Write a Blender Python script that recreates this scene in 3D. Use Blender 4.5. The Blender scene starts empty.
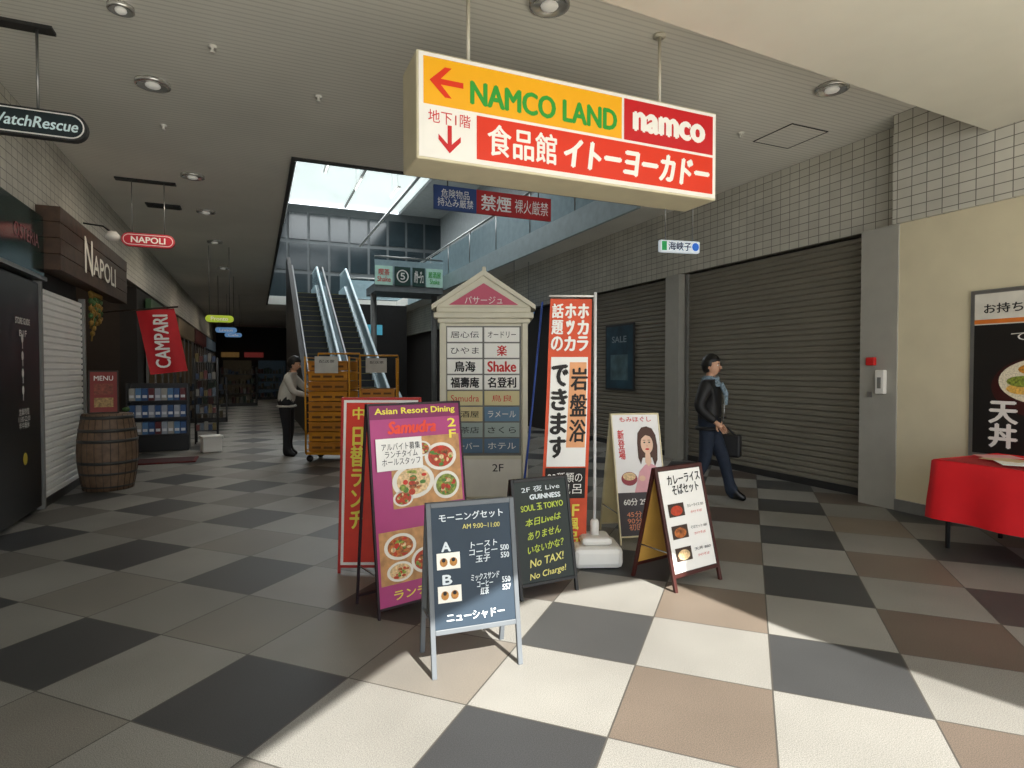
import bpy, bmesh, math, random
from mathutils import Matrix, Vector
random.seed(7)
S=bpy.context.scene
COL=S.collection
S.view_settings.view_transform='Standard'
S.view_settings.look='None'

# ---------------- materials ----------------
def lin(h):
    h=h.lstrip('#'); o=[]
    for i in (0,2,4):
        c=int(h[i:i+2],16)/255
        o.append(c/12.92 if c<=.04045 else ((c+.055)/1.055)**2.4)
    return (*o,1)
MATS={}
def P(name,hexc='#888888',rough=.6,metal=0,emit=0,var=.12,scale=6,bump=0):
    if name in MATS: return MATS[name]
    m=bpy.data.materials.new(name); m.use_nodes=True
    nt=m.node_tree; N=nt.nodes; L=nt.links
    b=N['Principled BSDF']
    tc=N.new('ShaderNodeTexCoord'); no=N.new('ShaderNodeTexNoise')
    no.inputs['Scale'].default_value=scale; no.inputs['Detail'].default_value=4
    L.new(tc.outputs['Object'],no.inputs['Vector'])
    mr=N.new('ShaderNodeMapRange'); mr.inputs['From Min'].default_value=.25; mr.inputs['From Max'].default_value=.75
    mr.inputs['To Min'].default_value=1-var; mr.inputs['To Max'].default_value=1+var
    L.new(no.outputs['Fac'],mr.inputs['Value'])
    hs=N.new('ShaderNodeHueSaturation'); hs.inputs['Color'].default_value=lin(hexc)
    L.new(mr.outputs[0],hs.inputs['Value']); L.new(hs.outputs[0],b.inputs['Base Color'])
    b.inputs['Roughness'].default_value=rough; b.inputs['Metallic'].default_value=metal
    if emit:
        L.new(hs.outputs[0],b.inputs['Emission Color']); b.inputs['Emission Strength'].default_value=emit
    if bump:
        bp=N.new('ShaderNodeBump'); bp.inputs['Strength'].default_value=bump; bp.inputs['Distance'].default_value=.01
        L.new(no.outputs['Fac'],bp.inputs['Height']); L.new(bp.outputs[0],b.inputs['Normal'])
    MATS[name]=m; return m

class G:
    def __init__(s,name):
        s.m=bpy.data.materials.new(name); s.m.use_nodes=True; s.nt=s.m.node_tree; s.N=s.nt.nodes; s.L=s.nt.links; s.b=s.N['Principled BSDF']
    def math(s,op,a,b=None):
        n=s.N.new('ShaderNodeMath'); n.operation=op
        for i,v in enumerate((a,b)):
            if v is None: continue
            if isinstance(v,(int,float)): n.inputs[i].default_value=v
            else: s.L.new(v,n.inputs[i])
        return n.outputs[0]
    def pos(s):
        g=s.N.new('ShaderNodeNewGeometry'); x=s.N.new('ShaderNodeSeparateXYZ'); s.L.new(g.outputs['Position'],x.inputs[0]); return x.outputs, g.outputs['Position']
    def comb(s,x,y,z=0):
        n=s.N.new('ShaderNodeCombineXYZ')
        for i,v in enumerate((x,y,z)):
            if isinstance(v,(int,float)): n.inputs[i].default_value=v
            else: s.L.new(v,n.inputs[i])
        return n.outputs[0]
    def mix(s,f,a,b,mode='MIX'):
        n=s.N.new('ShaderNodeMix'); n.data_type='RGBA'; n.blend_type=mode
        if isinstance(f,(int,float)): n.inputs[0].default_value=f
        else: s.L.new(f,n.inputs[0])
        for i,v in ((6,a),(7,b)):
            if isinstance(v,str): n.inputs[i].default_value=lin(v)
            else: s.L.new(v,n.inputs[i])
        return n.outputs[2]
    def noise(s,vec,scale,detail=2):
        n=s.N.new('ShaderNodeTexNoise'); n.inputs['Scale'].default_value=scale; n.inputs['Detail'].default_value=detail
        s.L.new(vec,n.inputs['Vector']); return n.outputs['Fac']
    def ramp(s,v,a,b,c=0,d=1):
        n=s.N.new('ShaderNodeMapRange'); s.L.new(v,n.inputs[0])
        for i,k in enumerate((a,b,c,d)): n.inputs[i+1].default_value=k
        return n.outputs[0]
    def gray(s,v): return s.comb(v,v,v)

def floor_mat():
    g=G('granite_floor_tiles'); (X,Y,Z),pos=g.pos()
    T=.64
    a=g.math('MULTIPLY',g.math('ADD',X,Y),.70711); b=g.math('MULTIPLY',g.math('SUBTRACT',X,Y),.70711)
    fa=g.math('ADD',g.math('DIVIDE',g.math('SUBTRACT',a,2.05),T),1000.5)
    fb=g.math('ADD',g.math('DIVIDE',g.math('SUBTRACT',b,-2.12),T),1000.5)
    ia=g.math('FLOOR',fa); ib=g.math('FLOOR',fb)
    par=g.math('MODULO',g.math('ADD',ia,ib),2); pa=g.math('MODULO',ia,2)
    w=g.N.new('ShaderNodeTexWhiteNoise'); w.noise_dimensions='2D'; g.L.new(g.comb(ia,ib),w.inputs['Vector'])
    r=w.outputs['Value']
    dark=g.mix(r,'#333436','#484847'); brown=g.mix(r,'#524740','#7f7467'); light=g.mix(r,'#7d7b75','#8e8c86')
    east=g.ramp(b,-1.6,-.6,.2,1.0)
    brown=g.mix(east,g.mix(r,'#62605b','#7d7b75'),brown)
    c=g.mix(pa,dark,brown); c=g.mix(par,c,light)
    sp=g.ramp(g.noise(pos,230,3),.38,.62,.7,1.28)
    c=g.mix(1.0,c,g.gray(sp),'MULTIPLY')
    big=g.ramp(g.noise(pos,1.3,3),.3,.7,.86,1.08); c=g.mix(1.0,c,g.gray(big),'MULTIPLY')
    ga=g.math('PINGPONG',fa,.5); gb=g.math('PINGPONG',fb,.5)
    gm=g.math('LESS_THAN',g.math('MINIMUM',ga,gb),.006)
    c=g.mix(gm,c,'#4a4742')
    g.L.new(c,g.b.inputs['Base Color']); g.b.inputs['Roughness'].default_value=.5
    g.b.inputs['Specular IOR Level'].default_value=.3
    return g.m
def tile_mat(name,axis,c1,c2,mort,w=.15,h=.1):
    g=G(name); (X,Y,Z),pos=g.pos()
    v=g.comb(Y if axis=='X' else X,Z,0)
    br=g.N.new('ShaderNodeTexBrick'); br.offset=0; g.L.new(v,br.inputs['Vector'])
    br.inputs['Color1'].default_value=lin(c1); br.inputs['Color2'].default_value=lin(c2); br.inputs['Mortar'].default_value=lin(mort)
    br.inputs['Scale'].default_value=1; br.inputs['Brick Width'].default_value=w; br.inputs['Row Height'].default_value=h
    br.inputs['Mortar Size'].default_value=.005; br.inputs['Mortar Smooth'].default_value=.3
    big=g.ramp(g.noise(pos,1.5,3),.3,.7,.85,1.08)
    g.L.new(g.mix(1.0,br.outputs['Color'],g.gray(big),'MULTIPLY'),g.b.inputs['Base Color']); g.b.inputs['Roughness'].default_value=.45
    bp=g.N.new('ShaderNodeBump'); bp.inputs['Strength'].default_value=.3; bp.inputs['Distance'].default_value=.004; bp.invert=True
    g.L.new(br.outputs['Fac'],bp.inputs['Height']); g.L.new(bp.outputs[0],g.b.inputs['Normal'])
    return g.m
def ceil_mat():
    g=G('ribbed_ceiling_panels'); (X,Y,Z),pos=g.pos()
    p=g.math('PINGPONG',g.math('MULTIPLY',Y,16.0),.5); l=g.ramp(p,.05,.2,.82,1)
    big=g.ramp(g.noise(pos,.8,3),.3,.7,.93,1.04)
    c=g.mix(1.0,g.gray(l),g.gray(big),'MULTIPLY'); c=g.mix(1.0,c,'#f0eee5','MULTIPLY')
    g.L.new(c,g.b.inputs['Base Color']); g.b.inputs['Roughness'].default_value=.7
    return g.m
FLOOR=floor_mat(); WT=tile_mat('wall_tiles_side','X','#d2cfc3','#c8c5b9','#7c796f')
CEIL=ceil_mat()
PLAST=P('painted_plaster','#d6d3c5',.7,var=.05,scale=2)
BEIGE=P('beige_plaster','#d8ceb0',.75,var=.05,scale=3,bump=.1)
DARKW=P('dark_wall','#262321',.7)
DKBR=P('dark_brown_wood','#30231a',.6,scale=10)
WHITE=P('white_plastic','#e6e4dd',.5,var=.04)
OFFW=P('cream_metal','#d8d3c2',.5,var=.06)
BLACK=P('black_satin','#141414',.5)
INK=P('black_ink','#101012',.7,var=.02)
METAL=P('brushed_metal','#9a9a98',.35,.8)
DMETAL=P('dark_metal','#3c3c3c',.45,.5)
GREYM=P('grey_painted_metal','#7b7b78',.5,.1)
RED=P('red_print','#c81f1c',.5,var=.04)
WPR=P('white_print','#e9e7e1',.6,var=.02)
SHUT=P('shutter_metal','#7c776b',.6,0,var=.1,scale=2)
SHUTW=P('light_shutter_metal','#f0f0ed',.5,.0,var=.05,scale=2)
SKIN=P('skin','#c79a7e',.55,var=.05)
HAIR=P('black_hair','#0e0c0b',.5,var=.2,scale=60)

# ---------------- mesh builder ----------------
_tc={}
def text_geo(s):
    k=s
    if k in _tc: return _tc[k]
    cu=bpy.data.curves.new('t','FONT'); cu.body=s; cu.resolution_u=3; cu.align_x='CENTER'; cu.space_line=.95
    ob=bpy.data.objects.new('t',cu); COL.objects.link(ob)
    dg=bpy.context.evaluated_depsgraph_get(); dg.update()
    me=bpy.data.meshes.new_from_object(ob.evaluated_get(dg))
    vs=[v.co.copy() for v in me.vertices]; fs=[tuple(p.vertices) for p in me.polygons]
    bpy.data.objects.remove(ob); bpy.data.meshes.remove(me)
    if vs:
        x0=min(v.x for v in vs);x1=max(v.x for v in vs);y0=min(v.y for v in vs);y1=max(v.y for v in vs)
    else: x0=y0=0;x1=y1=1
    _tc[k]=(vs,fs,x0,x1,y0,y1); return _tc[k]
class MB:
    def __init__(s): s.v=[];s.f=[];s.mi=[];s.sm=[];s.mats=[];s.M=Matrix()
    def add(s,vs,fs,mat,smooth=False):
        if mat not in s.mats: s.mats.append(mat)
        k=s.mats.index(mat); o=len(s.v)
        s.v+= [s.M@Vector(v) for v in vs]
        for f in fs: s.f.append([i+o for i in f]); s.mi.append(k); s.sm.append(smooth)
    def box(s,x0,x1,y0,y1,z0,z1,mat,c=0):
        if c<=0:
            vs=[(x,y,z) for x in (x0,x1) for y in (y0,y1) for z in (z0,z1)]
            s.add(vs,[(0,1,3,2),(4,6,7,5),(0,4,5,1),(2,3,7,6),(0,2,6,4),(1,5,7,3)],mat)
        else:
            bm=bmesh.new(); bmesh.ops.create_cube(bm,size=1)
            for v in bm.verts: v.co=Vector(((x0+x1)/2+v.co.x*(x1-x0),(y0+y1)/2+v.co.y*(y1-y0),(z0+z1)/2+v.co.z*(z1-z0)))
            bmesh.ops.bevel(bm,geom=bm.edges[:],offset=c,segments=2,affect='EDGES',profile=.5)
            bm.verts.index_update(); s.add([v.co.copy() for v in bm.verts],[[v.index for v in f.verts] for f in bm.faces],mat); bm.free()
    def quad(s,pts,mat): s.add(pts,[tuple(range(len(pts)))],mat)
    def rect(s,x0,x1,z0,z1,mat,y=-.002): s.quad([(x0,y,z0),(x1,y,z0),(x1,y,z1),(x0,y,z1)],mat)
    def poly(s,pts,mat,y=-.003): s.quad([(p[0],y,p[1]) for p in pts],mat)
    def disc(s,cx,cz,rx,rz,mat,y=-.003,n=24): s.poly([(cx+rx*math.cos(2*math.pi*i/n),cz+rz*math.sin(2*math.pi*i/n)) for i in range(n)],mat,y)
    def prism(s,pts,z0,z1,mat):
        n=len(pts); vs=[(p[0],p[1],z0) for p in pts]+[(p[0],p[1],z1) for p in pts]
        s.add(vs,[tuple(range(n))[::-1],tuple(range(n,2*n))]+[(i,(i+1)%n,n+(i+1)%n,n+i) for i in range(n)],mat)
    def prismy(s,pts,y0,y1,mat):
        n=len(pts); vs=[(p[0],y0,p[1]) for p in pts]+[(p[0],y1,p[1]) for p in pts]
        s.add(vs,[tuple(range(n)),tuple(range(n,2*n))[::-1]]+[(i,n+i,n+(i+1)%n,(i+1)%n) for i in range(n)],mat)
    def prismx(s,pts,x0,x1,mat):
        n=len(pts); vs=[(x0,p[0],p[1]) for p in pts]+[(x1,p[0],p[1]) for p in pts]
        s.add(vs,[tuple(range(n))[::-1],tuple(range(n,2*n))]+[(i,(i+1)%n,n+(i+1)%n,n+i) for i in range(n)],mat)
    def tube(s,pts,rad,mat,n=10,closed=False):
        pts=[Vector(p) for p in pts]
        if isinstance(rad,(int,float)): rad=[rad]*len(pts)
        vs=[]; k=len(pts)
        up=None
        for i,p in enumerate(pts):
            if closed: d=pts[(i+1)%k]-pts[i-1]
            else: d=pts[min(i+1,k-1)]-pts[max(i-1,0)]
            d.normalize()
            if up is None:
                up=Vector((0,0,1)) if abs(d.z)<.9 else Vector((1,0,0))
            a=d.cross(up).normalized(); b=a.cross(d).normalized(); up=b
            for j in range(n):
                t=2*math.pi*j/n; vs.append(p+(a*math.cos(t)+b*math.sin(t))*rad[i])
        fs=[]
        for i in range(k if closed else k-1):
            for j in range(n):
                i2=(i+1)%k; fs.append((i*n+j,i*n+(j+1)%n,i2*n+(j+1)%n,i2*n+j))
        if not closed:
            fs.append(tuple(range(n))[::-1]); fs.append(tuple(range((k-1)*n,k*n)))
        s.add(vs,fs,mat,True)
    def lathe(s,prof,mat,c=(0,0,0),n=32):
        vs=[];k=len(prof)
        for r,z in prof:
            for j in range(n):
                t=2*math.pi*j/n; vs.append((c[0]+r*math.cos(t),c[1]+r*math.sin(t),c[2]+z))
        fs=[(i*n+j,i*n+(j+1)%n,(i+1)*n+(j+1)%n,(i+1)*n+j) for i in range(k-1) for j in range(n)]
        fs.append(tuple(range(n))[::-1]); fs.append(tuple(range((k-1)*n,k*n)))
        s.add(vs,fs,mat,True)
    def ell(s,c,r,mat,fn=None,sub=3):
        bm=bmesh.new(); bmesh.ops.create_icosphere(bm,subdivisions=sub,radius=1)
        vs=[]
        for v in bm.verts:
            q=v.co.normalized()
            p=Vector((q.x*r[0],q.y*r[1],q.z*r[2]))
            if fn: p=fn(q,p)
            vs.append(Vector(c)+p)
        bm.verts.index_update(); s.add(vs,[[v.index for v in f.verts] for f in bm.faces],mat,True); bm.free()
    def text(s,t,x,z,w,h,mat,y=-.004,bold=0,rot=0,slant=0):
        vs,fs,x0,x1,y0,y1=text_geo(t)
        if not vs: return
        W=x1-x0;H=y1-y0
        if w is None: k=h/H; kx=k
        elif h is None: kx=w/W; k=kx
        else: kx=w/W; k=h/H
        ca,sa=math.cos(rot),math.sin(rot)
        e=bold*k
        offs=[(0,0)] if bold<.015 else [(-e,0),(e,0),(0,e*.7),(0,-e*.7),(0,0)]
        for n,(ox,oz) in enumerate(offs):
            out=[]
            for v in vs:
                b=(v.y-(y0+y1)/2)*k+oz; a=(v.x-(x0+x1)/2)*kx+slant*b+ox
                out.append((x+a*ca-b*sa,y-n*.0002,z+a*sa+b*ca))
            s.add(out,fs,mat)
    def build(s,name,loc=(0,0,0),rz=0,parent=None):
        me=bpy.data.meshes.new(name); me.from_pydata([tuple(v) for v in s.v],[],s.f)
        for m in s.mats: me.materials.append(m)
        me.polygons.foreach_set('material_index',s.mi); me.polygons.foreach_set('use_smooth',s.sm); me.update()
        ob=bpy.data.objects.new(name,me); COL.objects.link(ob); ob.location=loc; ob.rotation_euler=(0,0,math.radians(rz))
        if parent: ob.parent=parent
        return ob
def bx(name,*a):
    m=MB(); m.box(*a); return m.build(name)
def light(name,kind,loc,rot,energy,color=(1,1,1),size=1,sy=None):
    l=bpy.data.lights.new(name,kind); l.energy=energy; l.color=color
    if kind=='AREA':
        l.shape='RECTANGLE'; l.size=size; l.size_y=sy or size
    elif kind!='SUN': l.shadow_soft_size=size
    o=bpy.data.objects.new(name,l); COL.objects.link(o); o.location=loc; o.rotation_euler=rot; return o

# ---------------- room shell ----------------
ZC=4.2
bx('floor',-9,14,.2,42,-.2,0,FLOOR)
bx('floor_bounce_slab',-14,20,-18,.2,-.2,0,P('pale_bounce_slab','#bfbbb0',.8,var=.08,scale=3))  # pale slab out of view, added to bounce sunlight up to the ceiling
bx('ceiling',-2.4,6.8,2.7,8.1,ZC,ZC+.35,CEIL)
bx('ceiling',-2.4,.45,8.1,42,ZC,ZC+.35,CEIL)
bx('ceiling',5.8,6.8,8.1,26.4,ZC,ZC+.35,CEIL)
bx('ceiling',.45,6.8,26.4,42,ZC,ZC+.35,CEIL)
bx('ceiling',-5,-2.5,9.7,14.2,3.3,3.5,DARKW)
m=MB()
m.prism([(6.8,3.38),(-2.6,2.85),(-2.6,-3.2),(-.6,-3.2),(0,-2.2),(.59,-1.62),(1.3,-1.01),(2.31,-.58),(3.95,-.55),(3.42,-1.6),(3.85,-3.0),(3.9,-3.2),(6.8,-3.2)],3.71,4.6,PLAST)  # front edge is the soffit; unseen rear notch shaped to throw the sun patch
m.build('ceiling_soffit_sun_notch')
bx('wall_left',-2.5,-2.17,-1,42,3.2,ZC,WT)
bx('wall_left',-2.5,-2.2,-1,9.7,0,3.2,DARKW)
bx('wall_left',-2.5,-2.2,14.2,42,0,3.2,DARKW)
bx('wall_shop_back',-5.2,-5,9.6,14.3,0,3.3,DKBR); bx('wall_shop_side',-5,-2.5,9.6,9.7,0,3.3,DKBR); bx('wall_shop_side',-5,-2.5,14.2,14.3,0,3.3,DKBR)
bx('wall_right',6.55,6.95,4.25,42,3.1,ZC,WT)
bx('wall_right',6.7,6.95,4.25,42,0,3.1,DARKW)
bx('wall_right',6.25,6.95,-.5,4.25,3.05,ZC,WT)
bx('wall_right',6.3,6.95,-.5,4.2,0,3.05,BEIGE)
bx('baseboard_right',6.27,6.3,-.5,4.2,0,.12,GREYM)
PGR=P('pillar_grey','#a3a198',.5,var=.05)
bx('trim_1',6.28,6.62,4.2,4.62,0,3.05,PGR); bx('trim_3',6.45,6.7,7.98,8.32,0,3.09,PGR); bx('trim_4',6.45,6.7,11.5,11.8,0,3.09,PGR)
bx('wall_back',-9,14,41,41.3,0,ZC,DARKW)
UW=P('upper_wall','#757a7c',.6); DG=P('dark_glass','#1f282c',.15,.0)
bx('wall_atrium_left',.1,.4,8.1,31,4.55,9.6,UW)
bx('wall_atrium_right',9.2,9.5,8.1,31,4.55,9.6,UW)
bx('wall_atrium_front',.1,9.5,7.8,8.05,4.55,9.6,UW)
m=MB(); m.box(.1,9.5,31,31.3,4.55,9.6,P('window_wall_frame','#4a4f51',.6))
for i in range(9):
    for j in range(3):
        m.box(.6+i*.97,1.45+i*.97,30.93,31,4.9+j*1.5,6.2+j*1.5,DG)
m.build('window_1')
bx('floor_upper_gallery',6.8,9.5,8.1,31,4.2,4.55,CEIL)
SKY=P('frosted_skylight','#d3dedd',.4,emit=.95,var=.08,scale=.5)
m=MB()
m.box(.1,9.5,7.8,22.8,9.6,9.9,UW); m.box(.1,1.5,22.8,31.3,9.6,9.9,UW); m.box(7,9.5,22.8,31.3,9.6,9.9,UW)
m.box(1.5,7,22.8,31.3,9.75,9.8,SKY)
m.box(4.2,4.26,22.8,31,9.62,9.75,GREYM)
m.build('skylight_roof')
TUBE=P('fluorescent_tube','#eef6f4',.4,emit=3)
for (x,y) in ((2.2,20),(3.4,21.5),(4.8,22)):
    m=MB(); m.box(-.06,.06,-.7,.7,.03,.09,WHITE); m.tube([(0,-.65,.01),(0,.65,.01)],.02,TUBE,8)
    for s in (-.5,.5): m.tube([(0,s,.09),(0,s,1.6)],.006,METAL,6)
    m.build('fluorescent_batten_light',(x,y,8.0))
m=MB(); m.box(.45,5.8,8.08,8.14,ZC-.03,ZC+.4,DMETAL); m.box(5.74,5.8,8.14,24,ZC-.06,ZC+.4,P('pale_blue_trim','#a4b6ba',.4)); m.box(.45,.5,8.14,26.4,ZC-.04,ZC+.4,DMETAL); m.build('trim_2')

# ---------------- shutters ----------------
def shutter(name,x,y0,y1,z1,mat,side=1,step=.075):
    m=MB(); n=int(z1/step); pr=[]
    for i in range(n):
        z=i*step; pr+=[(x,z+.004),(x-side*.018,z+.02),(x-side*.018,z+step-.014),(x,z+step-.004)]
    vs=[];fs=[]
    for p in pr: vs+=[(p[0],y0,p[1]),(p[0],y1,p[1])]
    for i in range(len(pr)-1): fs.append((2*i,2*i+1,2*i+3,2*i+2))
    m.add(vs,fs,mat)
    m.box(min(x,x-side*.03),max(x,x-side*.03),y0,y1,0,.09,DMETAL)
    for y in (y0-.05,y1): m.box(min(x-side*.05,x+side*.02),max(x-side*.05,x+side*.02),y,y+.05,0,z1,GREYM)
    return m.build(name)
shutter('roller_shutter',6.62,4.7,7.9,3.08,SHUT)
shutter('roller_shutter',6.62,8.4,11.4,3.08,SHUT)
shutter('roller_shutter',-2.14,7.9,9.62,2.45,SHUTW,-1)

# ---------------- big hanging sign ----------------
YEL=P('backlit_yellow','#f0ac18',.4,emit=.12,var=.03); SRED=P('backlit_red','#dc3518',.4,emit=.1,var=.03); SRED2=P('backlit_crimson','#c82024',.4,emit=.08,var=.03)
SW=P('backlit_white','#f0ece2',.4,emit=.1,var=.03); SGR=P('sign_green','#2f9d36',.5,emit=.06,var=.03); CASE=P('sign_case_cream','#d9cfae',.5,emit=.02,var=.06)
m=MB()
W,H,D=2.47,.70,.38
m.box(0,W,0,D,0,H,CASE,.012)
m.box(.015,W-.015,-.006,.0,.015,H-.015,SW)
yf=-.009
m.rect(.045,1.56,.355,.66,YEL,yf); m.rect(1.58,W-.045,.355,.66,SRED2,yf)
m.rect(.045,.395,.045,.335,SW,yf); m.rect(.41,W-.045,.045,.335,SRED,yf)
def arrow(m,cx,cz,s,ang,mat,y):
    c,sn=math.cos(ang),math.sin(ang)
    for n,q in enumerate(([(-1,0),(-.1,.85),(.3,.85),(-.5,0),(.3,-.85),(-.1,-.85)],[(-.75,.16),(1,.16),(1,-.16),(-.75,-.16)])):
        m.poly([(cx+s*(a*c-b*sn),cz+s*(a*sn+b*c)) for a,b in q],mat,y-n*.0005)
arrow(m,.2,.51,.115,0,SRED,yf-.003)
arrow(m,.22,.145,.09,math.pi/2,SRED2,yf-.003)
m.text('地下1階',.22,.28,.29,.085,SRED2,yf-.003,.01)
m.text('NAMCO LAND',.94,.48,1.14,.15,SGR,yf-.003,.035)
m.text('namco',2.0,.505,.66,.13,SW,yf-.003,.055)
m.text('食品館',.75,.19,.52,.21,SW,yf-.003,.02)
m.text('イトーヨーカドー',1.73,.19,1.3,.2,SW,yf-.003,.045,0,.12)
for x in (.42,2.05): m.tube([(x,.19,H),(x,.19,ZC-2.87)],.014,OFFW)
for x in (.42,2.05): m.lathe([(.05,0),(.05,.02)],OFFW,(x,.19,ZC-2.87-.02),16)
m.build('hanging_direction_sign',(.97,3.8,2.87))

BL=P('sign_blue','#24427c',.5,emit=.04); RD=P('sign_dull_red','#a52328',.5,emit=.04); WD=P('sign_pale','#d8dadc',.5,emit=.08)
m=MB(); m.box(0,.62,0,.04,0,.33,BL); m.box(.62,1.8,0,.04,0,.33,RD)
m.text('危険物品\n持込み厳禁',.31,.165,.52,.24,WD,-.004); m.text('禁煙',.92,.165,.46,.22,WD,-.004,.02); m.text('裸火厳禁',1.48,.165,.54,.2,WD,-.004,.01)
for x in (.2,1.6): m.tube([(x,.02,.33),(x,.02,.46)],.008,DMETAL)
m.build('no_smoking_sign',(2.28,7.98,3.72))

# ---------------- hanging shop signs ----------------
def stadium(w,h,n=12,cx=0,cz=0):
    r=h/2; p=[]
    for i in range(n+1):
        t=-math.pi/2+math.pi*i/n; p.append((cx+w/2-r+r*math.cos(t),cz+r*math.sin(t)))
    for i in range(n+1):
        t=math.pi/2+math.pi*i/n; p.append((cx-w/2+r+r*math.cos(t),cz+r*math.sin(t)))
    return p
m=MB(); m.prismy(stadium(.92,.22),0,.07,DMETAL); m.poly(stadium(.88,.19),WPR,-.003); m.poly(stadium(.86,.17),P('teal_black','#16262a',.4),-.005)
m.text('WatchRescue',.11,0,.58,.085,P('pale_cyan','#cfe3e4',.5,emit=.1),-.008,.02,0,.2)
m.tube([(.13,.035,.11),(.13,.035,.76)],.01,METAL); m.tube([(-.3,.035,.11),(-.3,.035,.76)],.01,METAL)
m.box(-.5,.24,-.02,.1,.735,.76,DMETAL)
m.build('hanging_shop_sign',(-1.68,5.8,3.44))
m=MB(); NR=P('sign_red_oval','#b3202e',.45,emit=.12)
m.prismy(stadium(.66,.19),0,.06,NR); m.poly(stadium(.62,.15),P('sign_rim','#e7d5cf',.5,emit=.1),-.003); m.poly(stadium(.6,.13),NR,-.005)
m.text('NAPOLI',0,0,.42,.085,SW,-.008,.03)
m.tube([(-.2,.03,.09),(-.2,.03,.85)],.006,METAL); m.tube([(.2,.03,.09),(.2,.03,.85)],.006,METAL); m.box(-.4,.35,-.03,.1,.83,.85,DMETAL)
m.lathe([(.0,.06),(.05,.055),(.09,.0),(.085,-.04),(.05,-.07),(.0,-.075)],WHITE,(-.43,.0,.03),20)
m.tube([(-.43,0,.06),(-.55,.05,.16),(-.78,.05,.18)],.012,DMETAL)
m.build('hanging_restaurant_sign',(-1.38,9.9,3.35))
for i,(x,y,z,w,c,t) in enumerate([(-.7,14.5,2.62,.56,'#98ac2a','Pronto'),(-.75,19,2.65,.56,'#5b86b4','Lawson'),(-.7,23.5,2.75,.56,'#5b86b4','Cafe')]):
    m=MB(); cm=P('lit_sign_%d'%i,c,.4,emit=.55); m.prismy(stadium(w,.15),0,.06,cm); m.text(t,0,0,w*.6,.08,SW,-.006,.02)
    for dx in (-.2,.2): m.tube([(dx,.03,.07),(dx,.03,ZC-z)],.006,DMETAL)
    m.build('hanging_shop_sign',(x,y,z))
m=MB(); m.box(-.29,.29,0,.08,-.08,.08,P('sign_white_lit','#dfe9f0',.4,emit=.4),.02); m.rect(-.27,-.2,-.06,.06,P('lit_green','#2c9a55',.4,emit=.4),-.004); m.disc(.22,0,.05,.055,P('lit_blue','#2b62b8',.4,emit=.6),-.004)
m.text('海峡子',-.01,0,.33,.11,P('navy_text','#1c2b55',.5),-.005,.02)
for dx in (-.2,.2): m.tube([(dx,.04,.08),(dx,.04,1.06)],.007,METAL)
m.build('hanging_shop_sign',(5.2,6.4,3.14),-10)
m=MB(); m.box(-.35,.35,0,.06,-.09,.09,P('sign_blue_lit','#4b7fc0',.4,emit=.6),.02); m.text('← トイレ',0,0,.5,.1,SW,-.004,.01)
for dx in (-.2,.2): m.tube([(dx,.03,.08),(dx,.03,1.2)],.007,METAL)
m.build('hanging_shop_sign',(6.1,13.5,3.0))

# ---------------- ceiling fixtures ----------------
REF=P('reflector','#d8d8d4',.2,.7); LAMP=P('lamp_off','#e9e7df',.4,emit=.15)
for (x,y,z,r) in [(-.856,6.53,ZC,.15),(2.01,3.96,ZC,.15),(5.08,4.06,ZC,.15),(-.77,9.4,ZC,.15),(-.74,11.4,ZC,.15),(-.89,5.27,ZC,.09),(-.75,14,ZC,.15),(-.75,17.5,ZC,.15),(5.1,6.4,ZC,.1)]:
    m=MB(); m.lathe([(r,0),(r,-.03),(r*.85,-.035),(r*.82,-.01),(r*.3,-.004)],REF,n=28); m.ell((0,0,-.03),(r*.45,r*.45,.025),LAMP,sub=2); m.build('ceiling_downlight',(x,y,z-.001))
for (x,y) in [(-.3,5.6),(-.9,7.6),(.6,6.2),(5.1,5.24),(4.0,5.8)]:
    m=MB(); m.lathe([(.035,0),(.035,-.015),(.012,-.02),(.012,-.045),(.025,-.05),(.0251,-.055)],WHITE,n=16); m.build('fire_sprinkler',(x,y,ZC-.001))
m=MB(); 
for a in ((-.28,.28,-.28,-.27),(-.28,.28,.27,.28),(-.28,-.27,-.28,.28),(.27,.28,-.28,.28)): m.box(*a,-.008,0,DMETAL)
m.box(-.27,.27,-.27,.27,-.004,0,CEIL); m.build('ceiling_access_hatch',(5.7,5.1,ZC-.001))
m=MB(); m.box(-.25,.25,-.12,.12,-.02,0,DMETAL)
for i in range(5): m.box(-.23,.23,-.1+i*.045,-.08+i*.045,-.03,-.02,BLACK)
m.build('ceiling_vent',(-1.35,11.3,ZC-.001))

# ---------------- left side ----------------
TEAL=P('dark_teal_glass','#1b3835',.12,var=.2,scale=3)
m=MB(); m.box(-2.17,-2.08,5.6,7.93,2.5,3.15,TEAL,.01); m.box(-2.17,-2.06,5.6,7.95,2.46,2.5,METAL)
m.M=Matrix.Translation((-2.078,7.2,2.85))@Matrix.Rotation(math.radians(90),4,'Z')
m.text('OSTERIA',.2,0,.7,.14,P('reflected_pink','#a4595e',.5),-.004,.01)  # pink lettering paints the reflection of a red sign in the glass
m.build('shop_fascia_sign')
m=MB(); m.box(-2.19,-2.1,5.6,7.8,.05,2.42,P('black_panel','#0f1011',.35),.01)
m.M=Matrix.Translation((-2.098,7.0,0))@Matrix.Rotation(math.radians(90),4,'Z')
for i in range(4):
    z=1.25+i*.17
    m.disc(.28,z+.05,.03,.045,WPR,-.003,16); m.rect(.272,.288,z-.05,z+.03,WPR,-.004)
m.text('STORE GUIDE',.3,1.98,.4,.06,WPR,-.004,.02); m.text('B1F',.3,1.86,.2,.06,WPR,-.004,.02)
m.text('営業時間\n11:00-22:00\n年中無休',.3,1.02,.32,.2,WPR,-.004,.0)
m.disc(.3,.62,.06,.06,P('yellow_dot','#c9b23a',.5),-.004)
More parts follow.
